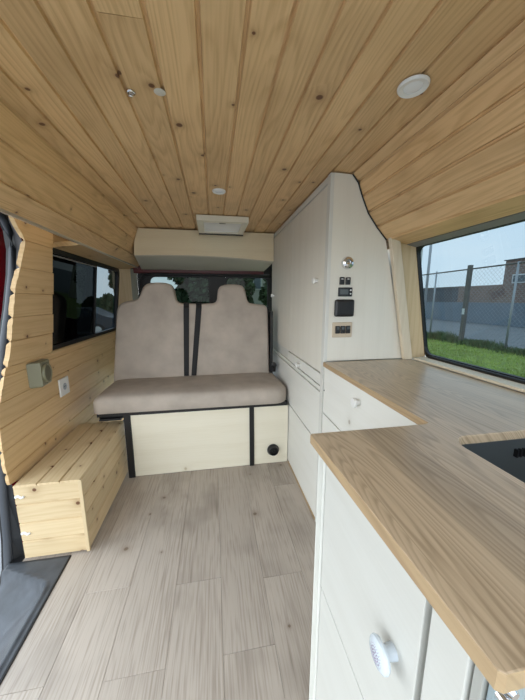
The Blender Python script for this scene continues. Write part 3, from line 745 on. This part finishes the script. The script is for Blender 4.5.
# ------------------------------------------------------------------ outside
GZ0 = -.6
def ground(name, pts, z, mat): 
    bm = bmesh.new(); bm.faces.new([bm.verts.new((x, y, z)) for x, y in pts]); return struct(fin(name, bm, mat))
m_asph = simple('asphalt', (.20, .21, .22), .8, noise=.2, nscale=2)
m_grassg = simple('grass_ground', (.26, .34, .08), .9, noise=.4, nscale=3)
ground('ground', [(-60, -60), (60, -60), (60, 90), (-60, 90)], GZ0-.01, m_asph)
ground('ground_lawn', [(1.8, -6), (10.7, -6), (10.7, 22), (1.8, 22)], GZ0, m_grassg)
m_blade = simple('grass_blades', (.42, .52, .12), .7, noise=.35, nscale=1.3)
m_weed = simple('weeds', (.13, .19, .08), .8, noise=.4, nscale=4)
random.seed(5)
V, Fc = [], []
for i in range(26000):
    x = random.uniform(2.8, 10.7); y = random.uniform(x*.35, min(14.5, x*1.45+1)); h = random.uniform(.03, .09); a = random.uniform(0, math.pi); w = .012
    b = len(V); lx, ly = random.uniform(-.04, .04), random.uniform(-.04, .04)
    V += [(x-w*math.cos(a), y-w*math.sin(a), GZ0), (x+w*math.cos(a), y+w*math.sin(a), GZ0), (x+lx, y+ly, GZ0+h)]; Fc.append((b, b+1, b+2))
me = bpy.data.meshes.new('grass'); me.from_pydata(V, [], Fc); o = link('grass', me, m_blade); tag(o, 'bright green mown grass outside the right window', 'grass'); o['kind'] = 'stuff'
V, Fc = [], []
for i in range(9000):
    y = random.uniform(5, 16); x = 10.4+random.gauss(0, .22); hh = .16+.16*math.sin(y*2.1)*math.sin(y*.9+1); h = max(.08, random.uniform(.3, 1)*(hh+.15)); a = random.uniform(0, math.pi); w = .022
    b = len(V); lx, ly = random.uniform(-.1, .1), random.uniform(-.1, .1)
    V += [(x-w*math.cos(a), y-w*math.sin(a), GZ0), (x+w*math.cos(a), y+w*math.sin(a), GZ0), (x+lx*.5+w*math.cos(a), y+ly*.5, GZ0+h*.6), (x+lx, y+ly, GZ0+h)]; Fc.append((b, b+1, b+2, b+3))
me = bpy.data.meshes.new('weeds'); me.from_pydata(V, [], Fc); o = link('weeds', me, m_weed); tag(o, 'dark green tall weeds along the foot of the wire fence', 'weeds'); o['kind'] = 'stuff'

m_galv = simple('galvanised_steel', (.42, .44, .46), .5, metal=.3)
m_conc = simple('dark_concrete', (.13, .125, .12), .8, noise=.2, nscale=5)
fe = thing('wire_fence', 'tall chain-link fence with thin posts beyond the grass outside the right window', 'fence', (10.4, 9, GZ0))
FT = 2.52
for k, y in enumerate((4.9, 6.6, 8.35, 12.0, 13.9, 15.8)):
    bm = bmesh.new(); tube(bm, [(10.4, y, GZ0), (10.4, y, FT)], .035, 8); fin('post', bm, m_galv, fe, True)
bm = bmesh.new(); tube(bm, [(10.4, 4, FT-.02), (10.4, 17, FT-.12)], .028, 8); fin('top_rail', bm, m_conc, fe, True)
bm = bmesh.new()
H_ = FT-GZ0-.1; y = 3.0
def wire(p, q):
    p, q = Vector(p), Vector(q); s = Vector((0, .0035, 0)); vs = [bm.verts.new(p-s), bm.verts.new(p+s), bm.verts.new(q+s), bm.verts.new(q-s)]; bm.faces.new(vs)
while y < 17:
    wire((10.42, y, GZ0+.05), (10.42, y+H_, FT-.06)); wire((10.425, y+H_, GZ0+.05), (10.425, y, FT-.06)); y += .16
o = fin('mesh', bm, m_galv, fe); s = o.modifiers.new('s', 'SOLIDIFY'); s.thickness = .004
cp = thing('concrete_post', 'thick dark concrete post in the fence with a white notice on it', 'post', (10.33, 10.15, GZ0))
bm = bmesh.new(); bx(bm, 10.25, 10.38, 10.07, 10.22, GZ0, 2.60, .01); fin('shaft', bm, m_conc, cp)
box('notice', 10.235, 10.25, 10.09, 10.20, .62, .86, m_pwhite, cp, 0)

gw = box('boundary_wall', 20, 20.2, 6, 34, GZ0, .98, simple('grey_wall_sheet', (.17, .22, .27), .7, noise=.1, nscale=1.5)); tag(gw, 'long plain blue-grey boundary wall across the road beyond the fence', 'wall')
# brick building
def brickmat(name, c1, c2, mo, sc=1.0):
    m, n, l, b = newmat(name); t = n.new('ShaderNodeTexCoord'); br = n.new('ShaderNodeTexBrick')
    mp_ = n.new('ShaderNodeMapping'); mp_.inputs['Rotation'].default_value = (0, math.pi/2, 0)
    s = n.new('ShaderNodeSeparateXYZ'); cb = n.new('ShaderNodeCombineXYZ'); l.new(t.outputs['Object'], s.inputs[0]); l.new(s.outputs[1], cb.inputs[0]); l.new(s.outputs[2], cb.inputs[1]); l.new(cb.outputs[0], br.inputs['Vector'])
    br.inputs['Color1'].default_value = (*c1, 1); br.inputs['Color2'].default_value = (*c2, 1); br.inputs['Mortar'].default_value = (*mo, 1)
    br.inputs['Scale'].default_value = 1; br.inputs['Brick Width'].default_value = .42*sc; br.inputs['Row Height'].default_value = .16*sc; br.inputs['Mortar Size'].default_value = .014
    l.new(br.outputs['Color'], b.inputs['Base Color']); b.inputs['Roughness'].default_value = .85; return m
m_brick = brickmat('red_brown_brick', (.30, .18, .14), (.22, .14, .115), (.33, .30, .27))
m_winout = simple('dark_house_glass', (.10, .13, .15), .15)
bd = thing('brick_building', 'two-part brown brick building behind the grey wall, white window on top', 'building', (24, 16, GZ0))
bm = bmesh.new(); bx(bm, 24, 30, 8, 20.3, GZ0, 4.35); fin('wall', bm, m_brick, bd)
bm = bmesh.new(); bx(bm, 24.0, 30, 20.3, 24.6, GZ0, 2.45); fin('annex_wall', bm, m_brick, bd)
box('parapet', 23.9, 30, 7.9, 20.4, 4.35, 4.42, m_conc, bd, 0)
for y in (19.0, 15.6, 12.0):
    w = box('window', 23.93, 24, y-.55, y+.55, 2.5, 3.2, m_pwhite, bd, 0)
    box('pane', 23.9, 23.94, y-.45, y+.45, 2.59, 3.11, m_winout, w, 0)
sh = thing('dark_shed', 'long dark grey flat-roofed shed behind the wall left of the brick building', 'building', (26, 31, GZ0))
box('shed_wall', 24.5, 30, 24.7, 40, GZ0, 2.35, simple('dark_cladding', (.085, .095, .11), .7, noise=.15, nscale=1), sh, 0)
box('roof', 24.4, 30.1, 24.65, 40.1, 2.35, 2.5, m_conc, sh, 0)
lp = thing('street_lamp', 'slim pale lamp post outside near the far edge of the right window', 'lamp post', (16, 19.3, GZ0))
bm = bmesh.new(); tube(bm, [(16, 19.3, GZ0), (16, 19.3, 3.5), (16, 19.3, 8)], .09, 10); fin('pole', bm, m_galv, lp, True)
box('lamp_head', 15.2, 16.1, 19.2, 19.4, 8.0, 8.12, m_galv, lp, .02)

# trees and houses
def tree(name, label, x, y, h, rad, col, group=None, seed=0, n=2600):
    random.seed(seed); t = thing(name, label, 'tree', (x, y, GZ0), group or 'trees outside the van')
    bm = bmesh.new(); tube(bm, [(x, y, GZ0), (x+.1, y, GZ0+h*.35), (x, y+.1, GZ0+h*.7)], .14, 8)
    for k in range(5):
        a = k*1.3; tube(bm, [(x, y, GZ0+h*.35), (x+rad*.5*math.cos(a), y+rad*.5*math.sin(a), GZ0+h*.7)], .05, 6)
    fin('trunk', bm, simple('bark', (.09, .07, .05), .9), t)
    V, Fc = [], []
    blobs = [(random.uniform(-.6, .6)*rad, random.uniform(-.6, .6)*rad, random.uniform(.35, .85)*h, random.uniform(.35, .55)*rad) for _ in range(11)]
    for i in range(n):
        bx_, by_, bz, br = random.choice(blobs)
        d = Vector((random.gauss(0, 1), random.gauss(0, 1), random.gauss(0, 1))).normalized()*br*random.uniform(.75, 1.05)
        c = Vector((x+bx_, y+by_, GZ0+bz))+d; s = random.uniform(.08, .18)
        q = Vector((random.uniform(-1, 1), random.uniform(-1, 1), random.uniform(-1, 1))).normalized(); r = q.orthogonal().normalized()*s; w = q.cross(r)
        b = len(V); V += [tuple(c-r), tuple(c+w*.6), tuple(c+r), tuple(c-w*.6)]; Fc.append((b, b+1, b+2, b+3))
    me = bpy.data.meshes.new('foliage'); me.from_pydata(V, [], Fc); link('foliage', me, col, t)
m_leaf = simple('dark_leaves', (.055, .095, .04), .7, noise=.4, nscale=2)
m_leaf2 = simple('mid_leaves', (.085, .13, .05), .7, noise=.4, nscale=2)
tree('bushy_tree', 'dense dark tree filling the middle of the left rear window', -.7, 14, 4.2, 1.5, m_leaf, seed=1, n=4500)
tree('bushy_tree', 'dark tree behind the rear door centre pillar', 1.5, 17.5, 4.4, 1.1, m_leaf2, seed=2, n=4000)
tree('bushy_tree', 'greener tree at the right end of the right rear window', 3.1, 14, 3.8, 1.0, m_leaf2, seed=3, n=3500)
tree('bushy_tree', 'low distant bush at the left end of the left rear window', -3.0, 18, 2.2, 1.3, m_leaf, seed=4, n=2500)
tree('bushy_tree', 'small tree seen at the right edge of the left side window', -6.75, 22.5, 5.0, .6, m_leaf, seed=6, n=2500)
hs = thing('pale_house', 'pale house with windows seen through the right rear window', 'building', (2.6, 20, GZ0))
box('wall', 1.2, 7, 20, 26, GZ0, 4.2, simple('cream_render', (.45, .43, .36), .8), hs, 0)
bm = bmesh.new(); prism(bm, [(1.0, 19.7, 4.2), (1.0, 26.3, 4.2), (1.0, 23, 5.6)], (6.2, 0, 0)); fin('roof', bm, m_conc, hs)
for x in (1.9, 3.1, 4.3):
    w = box('window', x-.3, x+.3, 19.95, 20.0, 1.9, 3.0, m_pwhite, hs, 0); box('pane', x-.24, x+.24, 19.92, 19.96, 1.96, 2.94, m_winout, w, 0)
# distant hedge line left
hd = []
random.seed(9); V, Fc = [], []
for i in range(7000):
    x = random.uniform(-22, -5); y = 40+random.uniform(-.5, .5); z = GZ0+random.uniform(0, 1.7+.5*math.sin(x*.8)+.3*math.sin(x*2.7)); s = .25
    a = random.uniform(0, 3.1); b = len(V); V += [(x-s*math.cos(a), y-s*math.sin(a), z), (x, y, z+s), (x+s*math.cos(a), y+s*math.sin(a), z), (x, y, z-s)]; Fc.append((b, b+1, b+2, b+3))
me = bpy.data.meshes.new('hedge'); me.from_pydata(V, [], Fc); o = link('hedge', me, m_leaf); tag(o, 'distant dark hedge line seen through the left side window', 'hedge')

# parked car seen through the left window
def car(x, y, rz, paint, label):
    t = thing('parked_car', label, 'car', (x, y, GZ0)); t.rotation_euler = (0, 0, rz); bpy.context.view_layer.update()
    Mw = t.matrix_world.copy()
    def put(name, bm, mat, par=None, smooth=False):
        bmesh.ops.transform(bm, matrix=Mw, verts=bm.verts[:]); return fin(name, bm, mat, par or t, smooth)
    side = [(-2.1, .28), (-2.15, .62), (-1.9, .86), (-1.05, .95), (-.45, 1.38), (.85, 1.42), (1.6, 1.0), (2.1, .92), (2.15, .35), (1.9, .22), (-1.8, .22)]
    bm = bmesh.new(); prism(bm, [(a, -.85, b) for a, b in side], (0, 1.7, 0), .05, 3); put('body', bm, paint)
    for sy in (-.865, .855):
        bm = bmesh.new(); prism(bm, [(-.9, sy, .98), (-.42, sy, 1.30), (.78, sy, 1.33), (1.35, sy, 1.0)], (0, .01, 0)); put('side_window', bm, m_winout)
    for wx in (-1.35, 1.35):
        for sy in (-.80, .80):
            bm = bmesh.new(); s = -1 if sy < 0 else 1
            lathe(bm, [(.31, -.1), (.32, -.06), (.32, .08), (.29, .10)], (wx, sy, .32), (0, s, 0), 24); wv = put('wheel', bm, m_black)
            bm = bmesh.new(); lathe(bm, [(.19, .10), (.18, .108), (.05, .11)], (wx, sy, .32), (0, s, 0), 18); put('hubcap', bm, m_alu, wv)
    for s in (-.6, .6):
        bm = bmesh.new(); bx(bm, -2.17, -2.08, s-.17, s+.17, .60, .74, .02); put('headlamp', bm, m_pwhite)
car(-7.05, 16, 0, simple('dark_grey_paint', (.05, .055, .065), .3), 'dark car parked outside, seen through the left side window')
kbx = box('kerb', -12, -3.5, 14.0, 14.25, GZ0-.01, GZ0+.10, simple('pale_concrete', (.5, .5, .48), .8), None, .01); tag(kbx, 'pale kerb line outside the left side window below the car', 'kerb')
